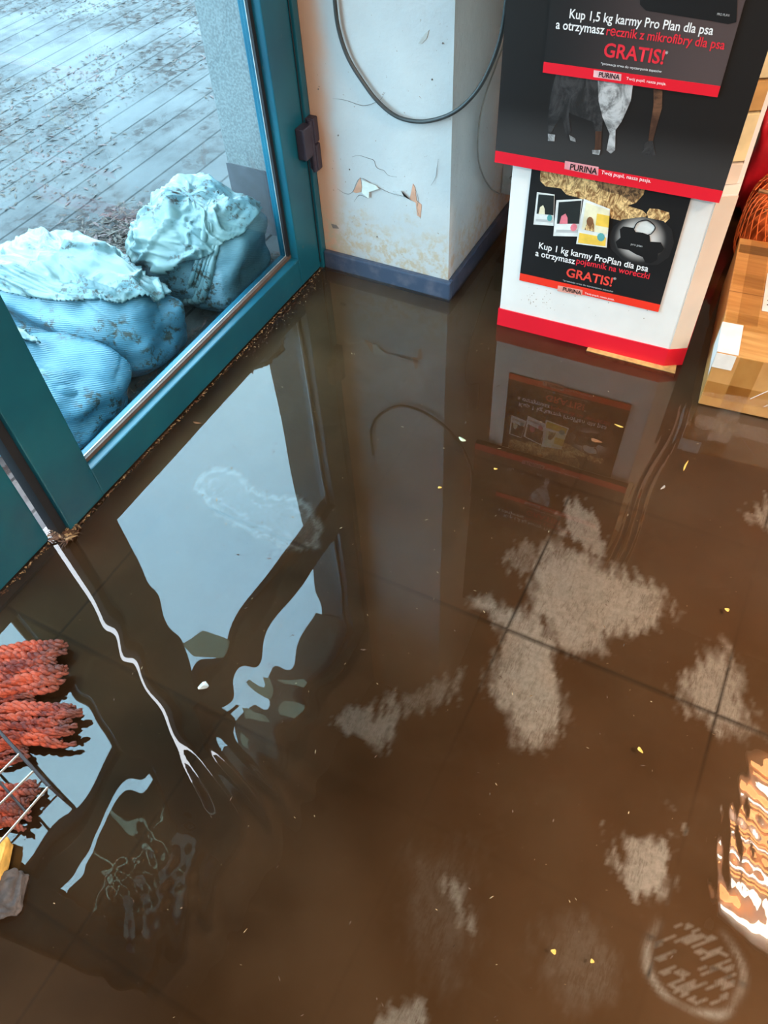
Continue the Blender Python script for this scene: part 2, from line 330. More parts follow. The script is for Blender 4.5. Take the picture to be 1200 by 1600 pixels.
# outlined shoe prints: door side and bottom right (with fine ribbed sole)
P = c2([(715, 880), (735, 835), (790, 810), (850, 830), (890, 890), (960, 915), (1060, 920), (1120, 960), (1145, 1030), (1130, 1090), (1060, 1095), (960, 1060), (850, 1010), (760, 940)])
d = sdpoly(XX, YY, P) + jit * .4
wip = np.maximum(wip, .75 * np.exp(-(d / .008) ** 2)); wip = np.maximum(wip, .28 * (d < 0)); wip = np.maximum(wip, .6 * np.exp(-((d + .022) / .006) ** 2) * (vnoise(XX, YY, .03, 5) > .45))
cE = onz(1085, 1505, FZ); Rr = np.hypot((XX - cE.x), (YY - cE.y) * 1.1); an = np.arctan2(YY - cE.y, XX - cE.x)
rim = np.exp(-((Rr - .064 - .01 * vnoise(XX, YY, .03, 8)) / .006) ** 2) * np.clip(vnoise(XX, YY, .045, 9) * 2.2 - .5, 0, 1); rib = (np.sin((XX * .5 + YY * .87 + .0025 * np.sin((XX - YY) * 260)) * 2 * np.pi / .0075) > .1) * (Rr < .056) * (np.hypot(XX - cE.x + .01, YY - cE.y) > .018)
wip = np.maximum(wip, .55 * rim * (XX < cE.x + .09)); wip = np.maximum(wip, .30 * rib)
# grout
g0x, g0y, pit = -.1795, .748, .400
dxg = np.abs((XX - g0x + pit / 2) % pit - pit / 2); dyg = np.abs((YY - g0y + pit / 2) % pit - pit / 2); gro = np.clip(1 - (np.minimum(dxg, dyg) - .0018) / .0028, 0, 1)
vis = np.clip(wip * 1.6, 0, 1)
for (px, py, rr, k) in ((150, 1010, .28, .8), (90, 1450, .3, .55), (1120, 1110, .16, .8), (850, 930, .3, .85), (980, 1080, .2, .8), (330, 1120, .15, .5)):
    q = onz(px, py); vis = np.maximum(vis, k * np.exp(-((XX - q.x) ** 2 + (YY - q.y) ** 2) / rr ** 2 * 1.5))
gro = gro * np.clip(vis + .06, 0, 1)
me = gridmesh('floor', np.full(XX.shape, FZ) - .001 * (gro > .5))
for nm, A in (('wiped', wip), ('grout', gro)):
    a = me.attributes.new(nm, 'FLOAT', 'POINT'); a.data.foreach_set('value', A.ravel().astype(np.float32))
me.materials.append(FLOOR); o = bpy.data.objects.new('floor', me); COL.objects.link(o); props(o, kind='structure')

# water surface with ripples
Z = np.zeros(XX.shape)
for k in range(9):
    L = RNG.uniform(.25, .8); th = RNG.uniform(0, 6.28); Z += .00016 * L * np.sin((XX * math.cos(th) + YY * math.sin(th)) * 2 * np.pi / L + RNG.uniform(0, 6))
def ripple(px, py, rad, lam, slope, th, warp=.0, seed=3, ring=None):
    c = onz(px, py); r2 = ((XX - c.x) ** 2 + (YY - c.y) ** 2) / rad ** 2; env = np.exp(-r2 * 1.4)
    wv = (vnoise(XX, YY, lam * 2.2, seed) - .5) * lam * 2 * warp
    if ring: q = onz(*ring); ph = np.hypot(XX - q.x, YY - q.y)
    else: ph = XX * math.cos(th) + YY * math.sin(th)
    return env * slope * lam / (2 * np.pi) * np.sin((ph + wv) * 2 * np.pi / lam)
Z += ripple(270, 1400, .10, .05, .032, .5, .9, 11) + ripple(250, 1390, .10, .03, .025, 2.1, .9, 12)
Z += ripple(390, 1230, .11, .05, .05, 1.0, .8, 13)
Z += ripple(410, 1060, .15, .11, .028, 1.9, .8, 14) + ripple(400, 1010, .16, .08, .016, .4, .8, 15)
Z += ripple(190, 1010, .22, .085, .010, .6, .5, 16)
Z += ripple(190, 1230, .16, .12, .016, .9, .7, 19) + ripple(240, 1400, .10, .042, .03, 1.2, .9, 21)
Z += ripple(1180, 1330, .10, .020, .035, .25, .3, 17) + ripple(1180, 1330, .13, .055, .03, 1.2, .5, 18)
a, b = onz(1068, 640), onz(962, 888); e = (b - a).xy; tt = np.clip(((XX - a.x) * e.x + (YY - a.y) * e.y) / e.length_squared, 0, 1)
dl = ((XX - a.x) * e.y - (YY - a.y) * e.x) / e.length + .006 * np.sin(tt * 9); env = np.exp(-(np.abs(dl) / .02) ** 2) * np.exp(-(np.abs((((XX - a.x) * e.x + (YY - a.y) * e.y) / e.length_squared) - tt) / .05) ** 2)
Z += env * .00055 * np.sin(dl * 2 * np.pi / .018)
me = gridmesh('flood_water', Z); me.materials.append(WATER); o = bpy.data.objects.new('flood_water', me); COL.objects.link(o)
props(o, 'shallow muddy brown flood water covering the shop floor tiles', 'water', kind='stuff')

# ------------------------------------------------------------ room shell
def st(name, a, b, mat, **k): o = box(name, a, b, mat, None, **k); props(o, kind='structure'); return o
DX = -1.127; PY = 1.675; PX = -.725
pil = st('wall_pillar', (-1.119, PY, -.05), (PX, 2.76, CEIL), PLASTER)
st('wall_back', (PX, 2.76, -.05), (3.4, 2.86, CEIL), WALLP)
st('wall_right', (3.4, -3.0, -.05), (3.5, 2.86, CEIL), WALLP)
st('wall_rear', (-1.2, -3.1, -.05), (3.5, -3.0, CEIL), WALLP)
st('wall_left', (-1.26, -3.0, -.05), (-1.12, -.17, CEIL), WALLP)
st('wall_over_door', (-1.26, -.17, 2.26), (-1.12, PY, CEIL), WALLP)
st('ceiling', (-1.26, -3.1, CEIL), (3.5, 2.86, CEIL + .1), CEILP)
st('floor_shop', (-1.19, -3.0, -.06), (3.4, 2.76, FZ - .004), plain('shop_floor', (.09, .05, .025), .35, .2, 6))
# skirting boards, bevelled top
for nm, a, b in (('baseboard_front', (-1.119, PY - .016, -.012), (PX + .014, PY, .052)), ('baseboard_side', (PX, PY, -.012), (PX + .014, 2.76, .052)), ('baseboard_back', (PX + .014, 2.746, -.012), (3.4, 2.76, .052))):
    st(nm, a, b, SKIRT, bev=.005)
# flaking paint and cracks on the pillar
pn = Vector((0, -1, 0)); pp = Vector((0, PY - .0015, 0))
def flat(name, pts, p, n, mat, parent, th=.0008):
    bm = bmesh.new(); vs = [bm.verts.new(onplane(x, y, p, n)) for x, y in pts]; f = bm.faces.new(vs)
    q = bmesh.ops.extrude_face_region(bm, geom=[f])
    for v in [v for v in q['geom'] if isinstance(v, bmesh.types.BMVert)]: v.co -= n * th
    return link(name, bm, mat, parent)
k3 = lambda pts: [(440 + x / 3, y / 3) for x, y in pts]
flat('bare_patch', k3([(335, 900), (368, 832), (376, 880), (372, 900), (350, 905)]), pp, pn, SALMON, pil, .0015)
flat('bare_patch', k3([(600, 935), (615, 862), (625, 880), (632, 940), (655, 960), (650, 1020), (635, 1010), (628, 950)]), pp, pn, SALMON, pil, .0015)
flat('bare_patch', k3([(232, 1050), (255, 1055), (268, 1072), (240, 1070)]), pp, pn, CRACK, pil, .0015)
flat('paint_flake', k3([(378, 845), (440, 870), (455, 885), (410, 900), (408, 930), (376, 905)]), pp + pn * .006, pn, plain('flake', (.62, .68, .64), .6), pil, .002)
flat('paint_flake', k3([(520, 900), (560, 895), (575, 925), (605, 938), (560, 915)]), pp + pn * .004, pn, PLASTER, pil, .002)
flat('scuff_mark', k3([(640, 205), (670, 160), (690, 142), (680, 180), (655, 205)]), pp, pn, GREYB, pil, .0015)
for pts in ([(262, 885), (300, 908), (332, 900), (368, 836), (440, 872), (510, 905), (560, 918), (610, 940)], [(240, 462), (300, 470), (380, 495), (440, 480), (465, 465), (485, 432)], [(330, 735), (362, 729), (400, 740), (432, 752), (440, 775), (452, 790), (480, 800), (500, 822), (540, 830)], [(735, 745), (728, 790), (722, 830), (700, 870)], [(340, 945), (365, 915), (410, 932)], [(620, 865), (640, 930), (635, 980), (650, 1025)]):
    bm = bmesh.new(); tubebm(bm, spline([onplane(x, y, pp, pn) for x, y in k3(pts)], 5), lambda s: .0007 * (1 - .7 * abs(2 * s - 1)), 6); link('plaster_crack', bm, CRACK, pil)
for x, y in ((755, 203), (705, 373), (447, 1110), (265, 635), (172, 418), (318, 795)):
    bm = bmesh.new(); q = onplane(440 + x / 3, y / 3, pp, pn); bmesh.ops.create_icosphere(bm, subdivisions=1, radius=.0022, matrix=Matrix.Translation(q)); link('nail_hole', bm, CRACK, pil)

# ------------------------------------------------------------ door frame and leaves
st('trim_1', (-1.20, 1.652, -.012), (-1.119, PY + .0, 2.26), DOOR, bev=.003)
st('trim_2', (-1.20, -.17, 2.14), (-1.119, 1.652, 2.26), DOOR, bev=.003)
st('trim_3', (-1.24, -.17, -.03), (-1.128, 1.652, -.003), DARKSEAL)
def leaf(name, X, y0, y1, si, so, rail, label):
    """X = inner face; si/so: widths of the stiles at y0 and y1"""
    r = empty(name, (X, y0, 0), kind='structure')
    Xb = X - .062
    box('stile', (Xb, y0, .004), (X, y0 + si, 2.13), DOOR, r, .0035)
    box('stile', (Xb, y1 - so, .004), (X, y1, 2.13), DOOR, r, .0035)
    a, b = y0 + si, y1 - so
    box('bottom_rail', (Xb, a - .001, .004), (X - .0005, b + .001, .09), DOOR, r, .0035)
    box('middle_rail', (Xb, a - .001, rail[0]), (X - .0005, b + .001, rail[1]), DOOR, r, .0035)
    box('top_rail', (Xb, a - .001, 2.0), (X - .0005, b + .001, 2.13), DOOR, r, .0035)
    for z0, z1 in ((.09, rail[0]), (rail[1], 2.0)):
        bm = bmesh.new(); g0, g1 = X - .0245, X - .032     # brown rubber round the pane
        for p, q in (((g1, a, z0), (g0, b, z0 + .010)), ((g1, a, z1 - .010), (g0, b, z1))): bx(bm, p, q)
        gs = link('gasket', bm, GASK, r); bm = bmesh.new()
        for p, q in (((g1, a, z0 + .010), (g0, a + .010, z1 - .010)), ((g1, b - .012, z0 + .010), (g0, b, z1 - .010))): bx(bm, p, q)
        link('side_gasket', bm, DARKSEAL, r)
        bm = bmesh.new()
        for p, q in (((g0 - .0095, a + .010, z0 + .0105), (g0 - .0075, b - .010, z0 + .0125)), ((g0 - .0095, b - .0125, z0 + .0125), (g0 - .0075, b - .0105, z1 - .010))): bx(bm, p, q)
        link('spacer_bar', bm, ALU, gs)
        box('glass_pane', (X - .038, a + .002, z0 + .002), (X - .0335, b - .002, z1 - .002), GLASS, r)
    return r
d1 = leaf('door_1', DX, .556, 1.648, .112, .105, (1.0, 1.17), '')
box('door_seal', (DX - .05, .536, .004), (DX - .012, .5555, 2.12), DARKSEAL, d1)
d2 = leaf('door_2', DX - .026, -.165, .516, .14, .148, (.90, 1.03), '')
for X, pts in ((DX - .0325, [(275, 1000), (330, 983), (372, 990), (362, 1025), (310, 1030)]), (DX - .0325, [(445, 1075), (478, 1060), (492, 1085), (472, 1105), (450, 1095)]), (DX - .0325, [(385, 1090), (410, 1085), (415, 1140), (385, 1150)])):
    n = Vector((1, 0, 0)); p = Vector((X, 0, 0)); bm = bmesh.new(); vs = []
    for x, y in pts:   # stickers on the pane, known from their mirror image in the water
        g = onz(x, y); v = ray(x, y); v.z = -v.z; vs.append(bm.verts.new(g + v * ((X - g.x) / v.x)))
    f = bm.faces.new(vs); q = bmesh.ops.extrude_face_region(bm, geom=[f])
    for v in [v for v in q['geom'] if isinstance(v, bmesh.types.BMVert)]: v.co.x += .0006
    link('sticker', bm, STICKR, d1)
for y0, y1 in ((-.02, .10), (.115, .235), (.25, .364)):
    for z0, z1 in ((1.15, 1.40), (1.415, 1.70)): box('sky_block_sheet', (DX - .066, y0, z0), (DX - .065, y1, z1), SKYBLOCK, d2)  # sheets added to block the sky in this pane's water reflection
for y in (.1075, .2425): box('sky_dim_strip', (DX - .0648, y - .012, 1.15), (DX - .0644, y + .012, 1.70), STICKR, d2)  # strips added so the slots between sheets reflect a dimmed sky
box('sky_dim_strip', (DX - .0648, -.02, 1.398), (DX - .0644, .364, 1.417), STICKR, d2)  # crosswise strip, likewise added to dim the sky in the slot
# hinge at the pillar side: two dark blocks on a pin
hg = box('hinge', (DX, 1.607, .345), (DX + .026, 1.648, .425), HINGE, d1, .004)
bm = bmesh.new(); bx(bm, (DX + .004, 1.651, .300), (DX + .03, 1.674, .368), .004); bx(bm, (DX + .004, 1.651, .372), (DX + .03, 1.674, .435), .004); link('hinge_leaf', bm, HINGE, hg)
bm = bmesh.new(); tubebm(bm, [(DX + .021, 1.6495, .30), (DX + .021, 1.6495, .432)], .0065, 14); link('hinge_pin', bm, HINGE, hg)
bm = bmesh.new(); tubebm(bm, [(DX + .0006, 1.6495, .02), (DX + .0006, 1.6495, 2.1)], .0012, 6); link('rebate_line', bm, DARKSEAL, d1)
bm = bmesh.new(); bx(bm, (DX, .575, 1.02), (DX + .012, .635, 1.22), .004); tubebm(bm, spline([(DX + .01, .605, 1.12), (DX + .055, .605, 1.12), (DX + .06, .63, 1.12), (DX + .06, .74, 1.12)], 6), .009, 10); link('door_handle', bm, HINGE, d1)

# ------------------------------------------------------------ outside
st('ground_outside', (-9, -6, -.05), (-1.20, 9, -.008), DECK)
st('wall_outside', (-1.49, 1.757, .20), (-1.125, 2.86, 3.6), RENDERW)
st('trim_4', (-1.494, 1.753, -.02), (-1.125, 2.86, .20), PLINTH)
st('wall_facade', (-1.26, 1.68, -.02), (-1.121, 1.757, 3.6), PLINTH)
st('canopy_outside', (-1.54, -1.2, 2.42), (-1.262, 1.756, 2.52), SOFFIT)

from mathutils.bvhtree import BVHTree
def sack(c, half, h, yaw, seed, mat, label, capf, wr=.012):
    """filled sack: smooth woven body plus its mouth folded over as a crumpled outer layer"""
    U, V = 180, 110; sd = Vector((seed * 7.3, seed * 3.1, seed)); R_ = Matrix.Rotation(yaw, 3, 'Z'); c = Vector(c)
    def sp(v, e): return math.copysign(abs(v) ** e, v)
    def surf(i, j, cap):
        ph = -math.pi / 2 + math.pi * j / V; th = 2 * math.pi * i / U
        x = sp(math.cos(ph), .5) * sp(math.cos(th), .62); y = sp(math.cos(ph), .5) * sp(math.sin(th), .62); z = sp(math.sin(ph), .62)
        p = Vector((x * half[0] * (1 - .07 * z), y * half[1] * (1 - .07 * z), (z * .5 + .5) * h)); q = Vector((x, y, z)); n = q.normalized()
        off = noise.noise(q * 1.2 + sd) * .045 + noise.noise(q * 3.1 + sd * 2) * .012
        if cap:
            w1 = noise.noise(q * .9 + sd * 3) * 1.6
            r1 = 1 - min(1, abs(noise.noise(Vector((x * .9 + y * 2.4 + w1, y * .7 - x * .8 + z, seed * 5)) * 1.5)) * 4.5)
            r2 = 1 - min(1, abs(noise.noise(Vector((x * 1.6 - y * 1.2 - w1, y * 2.2 + z * 1.4, seed * 9)) * 2.3)) * 4)
            off += .006 + r1 * wr + r2 * wr * .5
        else:
            off -= max(0, .05 - abs(noise.noise(q * 1.5 + sd * 4))) * .07
        p += Vector((n.x, n.y, max(n.z, 0))) * off; p.z = max(p.z, 0); return R_ @ p + c, q
    def build(cap):
        bm = bmesh.new(); vv = {}
        def V_(i, j):
            k = (i % U, j) if 0 < j < V else (0, j)
            if k not in vv: p, q = surf(i % U, j, cap); vv[k] = (bm.verts.new(p), q)
            return vv[k]
        for j in range(V):
            for i in range(U):
                qs = [V_(i, j), V_(i + 1, j), V_(i + 1, j + 1), V_(i, j + 1)]
                if cap and not all(capf(*q) + .16 * noise.noise(q * 2.6 + sd) > 0 for _, q in qs): continue
                f = []
                for v_, _ in qs:
                    if v_ not in f: f.append(v_)
                if len(f) > 2: bm.faces.new(f)
        for v in [v for v in bm.verts if not v.link_faces]: bm.verts.remove(v)
        return bm
    bm = build(False); tree = BVHTree.FromBMesh(bm); o = link('sandbag', bm, mat, None, True); props(o, label, 'sandbag', 'sandbags outside the glass door')
    cp = link('folded_mouth', build(True), SACKT, o, True); sol = cp.modifiers.new('thickness', 'SOLIDIFY'); sol.thickness = .004; sol.offset = -1
    return o, tree
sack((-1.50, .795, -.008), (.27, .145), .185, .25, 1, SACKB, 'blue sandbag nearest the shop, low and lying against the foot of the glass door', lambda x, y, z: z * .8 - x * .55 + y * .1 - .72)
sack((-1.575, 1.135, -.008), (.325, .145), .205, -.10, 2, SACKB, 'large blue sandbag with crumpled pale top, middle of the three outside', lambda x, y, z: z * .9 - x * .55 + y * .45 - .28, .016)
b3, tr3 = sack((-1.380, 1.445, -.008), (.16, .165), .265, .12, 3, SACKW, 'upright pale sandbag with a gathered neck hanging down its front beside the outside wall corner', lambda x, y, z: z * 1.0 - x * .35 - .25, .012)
r_ = random.Random(4)
for k in range(5):   # gathered neck: several pleats running down the face of the sack
    P = []
    for (x, y) in ((356 + k * 2, 284 + k), (338 + k * 5, 300 + k), (322 + k * 5, 335), (318 + k * 6, 375), (308 + k * 6, 410), (296 + k * 7, 445), (282 + k * 8, 474 - k)):
        v = ray(x, y).normalized(); hit = tr3.ray_cast(Vector((0, 0, H)), v)
        if hit[0] is not None: P.append(hit[0] + hit[1] * (.009 + .005 * r_.random()))
    if len(P) > 2: bm = bmesh.new(); tubebm(bm, spline(P, 8), (lambda s_, k=k: .0085 + .0035 * math.sin(s_ * 5 + k) + .006 * max(0, s_ - .8)), 9); link('neck_pleat', bm, SACKT, b3, True)

# litter outside (uncountable)
def litter(name, spots, mats, label, cat):
    bm = bmesh.new()
    for (x, y, z, s, k) in spots:
        a = random.uniform(0, math.pi); l = s * random.uniform(1, 3.2) if k else s; w_ = s * random.uniform(.35, .8); hgt = s * .3
        M = Matrix.Translation((x, y, z)) @ Matrix.Rotation(a, 4, 'Z') @ Matrix.Rotation(random.uniform(-.3, .3), 4, 'X')
        vs = [bm.verts.new(M @ Vector(p)) for p in ((-l, 0, 0), (-.3 * l, -w_, hgt), (l, 0, 0), (.2 * l, w_, hgt * .6), (0, 0, -hgt * .4 + .0005))]
        mi = 0 if random.random() < .7 else 1
        for t3 in ((0, 1, 3), (1, 2, 3), (0, 4, 1), (1, 4, 2), (2, 4, 3), (3, 4, 0)): f = bm.faces.new([vs[q] for q in t3]); f.material_index = mi
    o = link(name, bm, mats); props(o, label, cat, kind='stuff'); return o
S = []
while len(S) < 9000:
    x = random.uniform(-4.2, -1.5); y = random.uniform(.9, 4.2); v = Vector((x * 1.3, y * 1.3, 0))
    d = noise.noise(v) + .5 * noise.noise(v * 3.1)
    if d > .02 + random.uniform(-.1, .3): S.append((x, y, -.0065, random.choice((.0015, .002, .003, .006)) * random.uniform(.8, 1.3), 1))
for i in range(1300):
    x = random.gauss(-1.78, .09); y = random.gauss(1.50, .12); S.append((x, y, -.004 + random.random() * .02, random.uniform(.003, .01), 1))
for i in range(900):
    x = random.uniform(-1.30, -1.215); y = random.uniform(.62, 1.66); S.append((x, y, -.003 + random.random() * .015 * (1 + (x + 1.215) * 5), random.uniform(.002, .008), 1))
litter('leaf_litter', S, [LITTER, plain('reddish_litter', (.09, .045, .04), .8, .5, 200)], 'scattered wet brown leaf and twig litter on the paving outside', 'litter')

# ------------------------------------------------------------ floating bits inside
S = []
for i in range(700):
    y = random.uniform(.57, 1.66); S.append((DX + abs(random.gauss(0, .0035)) + .001, y, .0006, random.uniform(.0012, .004), 0))
for i in range(260):
    S.append((DX + .008 + abs(random.gauss(0, .02)), random.uniform(1.2, 1.62), .0004, random.uniform(.0007, .002), 1))
for i in range(200): S.append((random.uniform(-1.165, -1.11), random.gauss(.545, .012), .002 + random.random() * .006, random.uniform(.002, .006), 1))
for i in range(130): S.append((DX - .024 + abs(random.gauss(0, .004)), random.uniform(.36, .53), .0008, random.uniform(.0012, .004), 0))
for i in range(900):
    x = random.uniform(-1.0, .6); y = random.uniform(-.1, 1.55); S.append((x, y, .0006, random.choice([.0006, .0008, .001, .0016]), 1))
litter('floating_debris', S, [plain('debris_brown', (.11, .06, .035), .8, .5, 100), plain('debris_tan', (.42, .30, .16), .8, .4, 100)], 'fine brown and tan specks of debris floating on the flood water', 'debris')
def bit(px, py, l, w_, ang, mat, label, name='floating_leaf', cat='leaf'):
    c = onz(px, py); bm = bmesh.new(); n = 12; top = []; 
    for i in range(n):
        a = 2 * math.pi * i / n; rr = 1 + .18 * math.sin(3 * a + px); q = Vector((math.cos(a) * l / 2 * rr, math.sin(a) * w_ / 2 * rr, .0012)); top.append(bm.verts.new(Matrix.Rotation(ang, 3, 'Z') @ q + c))
    cc = bm.verts.new(c + Vector((0, 0, .003))); bb = bm.verts.new(c + Vector((0, 0, -.001)))
    for i in range(n): bm.faces.new((top[i], top[(i + 1) % n], cc)); bm.faces.new((top[(i + 1) % n], top[i], bb))
    o = link(name, bm, mat); props(o, label, cat); return o
bit(722, 687, .020, .009, -.3, LEAFG, 'pale green leaf scrap floating in front of the pillar corner')
bit(931, 689, .026, .010, 0, LEAFB, 'dark brown leaf floating in front of the white display stand')
bit(1000, 1172, .012, .006, -.6, LEAFY, 'yellow leaf scrap floating below the pale wiped patches on the right')
bit(865, 1487, .008, .007, 0, LEAFY, 'orange pellet at the bottom of the picture, larger and left of a pair', 'floating_pellet', 'pellet')
bit(925, 1502, .006, .006, 0, LEAFY, 'orange pellet at the bottom of the picture, smaller and right of a pair', 'floating_pellet', 'pellet')
bit(1136, 953, .009, .008, 0, LEAFY, 'yellow pellet floating alone right of the large wiped patch', 'floating_pellet', 'pellet')
bit(687, 762, .009, .006, .5, LEAFY, 'small yellow leaf scrap just below the pale green one')
bit(774, 733, .009, .005, .3, LEAFY, 'tiny yellow leaf scrap right of the pale green one')
bit(967, 666, .022, .005, -.1, LEAFY, 'thin straw-coloured sliver floating near the cardboard box', 'floating_straw', 'straw')
bit(1071, 728, .034, .004, 1.5, LEAFY, 'long upright straw-coloured sliver on the water below the cardboard box', 'floating_straw', 'straw')
bit(1036, 762, .016, .005, 1.2, FOIL, 'pale shiny sliver on the water just left of the long upright straw', 'floating_straw', 'straw')
bit(318, 1072, .020, .015, .8, FOIL, 'small crumpled shiny scrap floating in the reflected doorway', 'foil_scrap', 'scrap')
bit(308, 661, .022, .006, .2, LEAFB, 'brown twig scrap floating just off the right door leaf', 'floating_twig', 'twig')

# ------------------------------------------------------------ cables and box
def hang(pts, Y): return [onplane(x, y, Vector((0, Y, 0)), Vector((0, 1, 0))) for x, y in pts]
bm = bmesh.new(); P = hang([(519, -60), (523, 0), (529, 45), (543, 88), (565, 125), (590, 158), (620, 182), (655, 190), (690, 184), (720, 168), (748, 138), (770, 95), (784, 50), (791, 0), (794, -60)], PY - .012)
tubebm(bm, spline(P, 8), .0048, 12); o = link('cable', bm, CABLE, None, True); props(o, 'thick dark grey cable hanging in a loop across the white pillar', 'cable')
sn = Vector((1, 0, 0)); sp_ = Vector((PX + .012, 0, 0))
bm = bmesh.new(); tubebm(bm, spline([onplane(x, y, sp_, sn) for x, y in ((792, -20), (788, 60), (776, 100), (758, 150), (748, 200), (747, 245), (755, 275), (768, 295), (780, 303))], 8), .0022, 8)
o = link('cable', bm, CABLE2, None, True); props(o, 'thin pale cable drooping down the shaded side of the pillar to a grey box', 'cable')
jb = box('junction_box', (PX + .0005, 2.05, .115), (PX + .058, 2.12, .225), GREYB, None, .004); props(jb, 'small grey junction box on the pillar side behind the display stand', 'junction box')
bm = bmesh.new(); tubebm(bm, [(PX + .03, 2.0501, .17), (PX + .03, 2.046, .17)], .005, 10); link('screw_cap', bm, CABLE2, jb)

# ------------------------------------------------------------ promotional stand
A = Vector((-.546, 1.612, 0)); B = Vector((-.104, 1.626, 0)); ud = (B - A).normalized(); nn = Vector((ud.y, -ud.x, 0)); back = -nn
stand = empty('promotional_stand', (-.33, 1.70, 0), 'white and red cardboard pet food display stand covered in black posters', 'display stand')
def sq(u, v): p = A + ud * u + back * v; return (p.x, p.y)
W = (B - A).length
low = [sq(0, 0), sq(W, 0), sq(W + .040, .022), sq(W + .036, .36), sq(0.0, .36)]
prism('base_box', low, .052, .455, WHITEB, stand, .0012)
kick = [sq(-.003, -.003), sq(W + .001, -.003), sq(W + .043, .020), sq(W + .039, .363), sq(-.003, .363)]
prism('red_kick_band', kick, .001, .0535, REDP, stand)
pk_ = [sq(W + .002, .0002), sq(W + .0405, .0215), sq(W + .0415, .0200), sq(W + .003, -.0013)]
prism('side_panel', pk_, .0545, .452, PINKB, stand)
up = [sq(.02, .03), sq(W - .01, .03), sq(W + .005, .05), sq(W + .005, .36), sq(.02, .36)]
prism('upper_body', up, .4555, 1.45, PINKB, stand, .001)
# right flank: trays and thin uprights behind the black panel
for k, (z0, z1, mt_) in enumerate(((.456, .50, PINKB), (.505, .60, CREAM), (.605, .66, TANB), (.665, .74, CREAM), (.745, .80, TANB), (.805, .92, CREAM))):
    p = [sq(W + .006, .045), sq(W + .030, .058), sq(W + .028, .34), sq(W + .006, .34)]
    prism('side_tray', p, z0, z1, mt_, stand, .0015)
for dv, th in ((.062, .006), (.10, .008)):
    p = [sq(W + .030, dv), sq(W + .030 + th, dv + .004), sq(W + .030 + th, dv + .014), sq(W + .030, dv + .012)]
    prism('upright_rail', p, .456, 1.1, WHITEB, stand)
c4 = lambda pts: [(760 + .3667 * x, .3667 * y) for x, y in pts]
c5 = lambda pts: [(760 + .3667 * x, 240 + .3667 * y) for x, y in pts]
def planepart(name, pts, off, mat, parent, th=.0006): return flat(name, pts, A + nn * off, nn, mat, parent, th)
UVZ = lambda x, y, off: (lambda p: ((p - A).dot(ud), p.z))(onplane(x, y, A + nn * off, nn))
def panel(name, u0, u1, z0, z1, off0, off1, mat, parent):
    p = [sq(u0, -off1), sq(u1, -off1), sq(u1, -off0), sq(u0, -off0)]; return prism(name, p, z0, z1, mat, parent)
def lettering(s, pl, pr, off, mat, parent, hf=1.0, name='lettering', bold=.0):
    cu = bpy.data.curves.new(name, 'FONT'); cu.body = s; cu.size = 1; cu.resolution_u = 3; cu.offset = bold; to = bpy.data.objects.new(name, cu); COL.objects.link(to)
    bpy.context.view_layer.update(); me = bpy.data.meshes.new_from_object(to.evaluated_get(bpy.context.evaluated_depsgraph_get())); bpy.data.objects.remove(to)
    xs = [v.co.x for v in me.vertices]; x0, x1 = min(xs), max(xs)
    u0, z0 = UVZ(*pl, off); u1, z1 = UVZ(*pr, off); sc = (u1 - u0) / (x1 - x0); zb = (z0 + z1) / 2
    par = origin(parent)
    for v in me.vertices:
        u = u0 + (v.co.x - x0) * sc; z = zb + v.co.y * sc * hf; v.co = A + ud * u + nn * off + Vector((0, 0, z)) - par
    me.materials.clear(); me.materials.append(mat); o = bpy.data.objects.new(name, me); COL.objects.link(o); o.parent = parent; return o
# big black panel
of = .022
zb0 = .452; u0, u1 = -.036, .452
big = panel('dog_poster', u0, u1, zb0, 1.40, .004, of, STUDIO, stand)
bo = of + .0008
panel('red_band', u0, u1, zb0, .478, of, bo, REDP, big)
planepart('dog_picture', c4([(300, 300), (480, 300), (520, 380), (500, 460), (490, 580), (470, 600), (455, 520), (400, 500), (350, 480), (360, 560), (345, 590), (320, 500), (290, 540), (265, 590), (262, 500), (275, 400)]), bo, FURK, big)
planepart('dog_picture', c4([(475, 345), (625, 355), (615, 430), (575, 520), (550, 555), (548, 640), (530, 655), (512, 640), (525, 570), (495, 500), (478, 430)]), bo + .0006, FURW, big)
planepart('dog_picture', c4([(465, 560), (490, 560), (488, 640), (478, 660), (450, 655), (462, 630)]), bo + .0006, FURB, big)
planepart('dog_picture', c4([(450, 640), (486, 640), (480, 660), (452, 656)]), bo + .001, FURW, big)
planepart('dog_picture', c4([(262, 570), (292, 575), (290, 602), (262, 600)]), bo + .0006, FURW, big); planepart('dog_picture', c4([(352, 575), (378, 590), (380, 605), (358, 598)]), bo + .0006, FURW, big)
planepart('dog_picture', c4([(712, 380), (750, 385), (748, 460), (725, 540), (708, 605), (690, 600), (700, 520), (712, 450)]), bo, FURB, big)
planepart('dog_picture', c4([(672, 605), (708, 600), (720, 660), (700, 668), (660, 650), (672, 640)]), bo + .0004, FURK, big)
planepart('logo', c4([(335, 686), (478, 712), (476, 748), (332, 720)]), bo + .0005, plain('logo_pink', (.75, .30, .33), .5), big)
lettering('PURINA', (760 + .3667 * 355, .3667 * 722), (760 + .3667 * 470, .3667 * 744), bo + .0014, BLACKP, big, 1.1, bold=.02)
lettering('Twój pupil, nasza pasja.', (760 + .3667 * 488, .3667 * 742), (760 + .3667 * 700, .3667 * 778), bo + .0014, WHT, big)
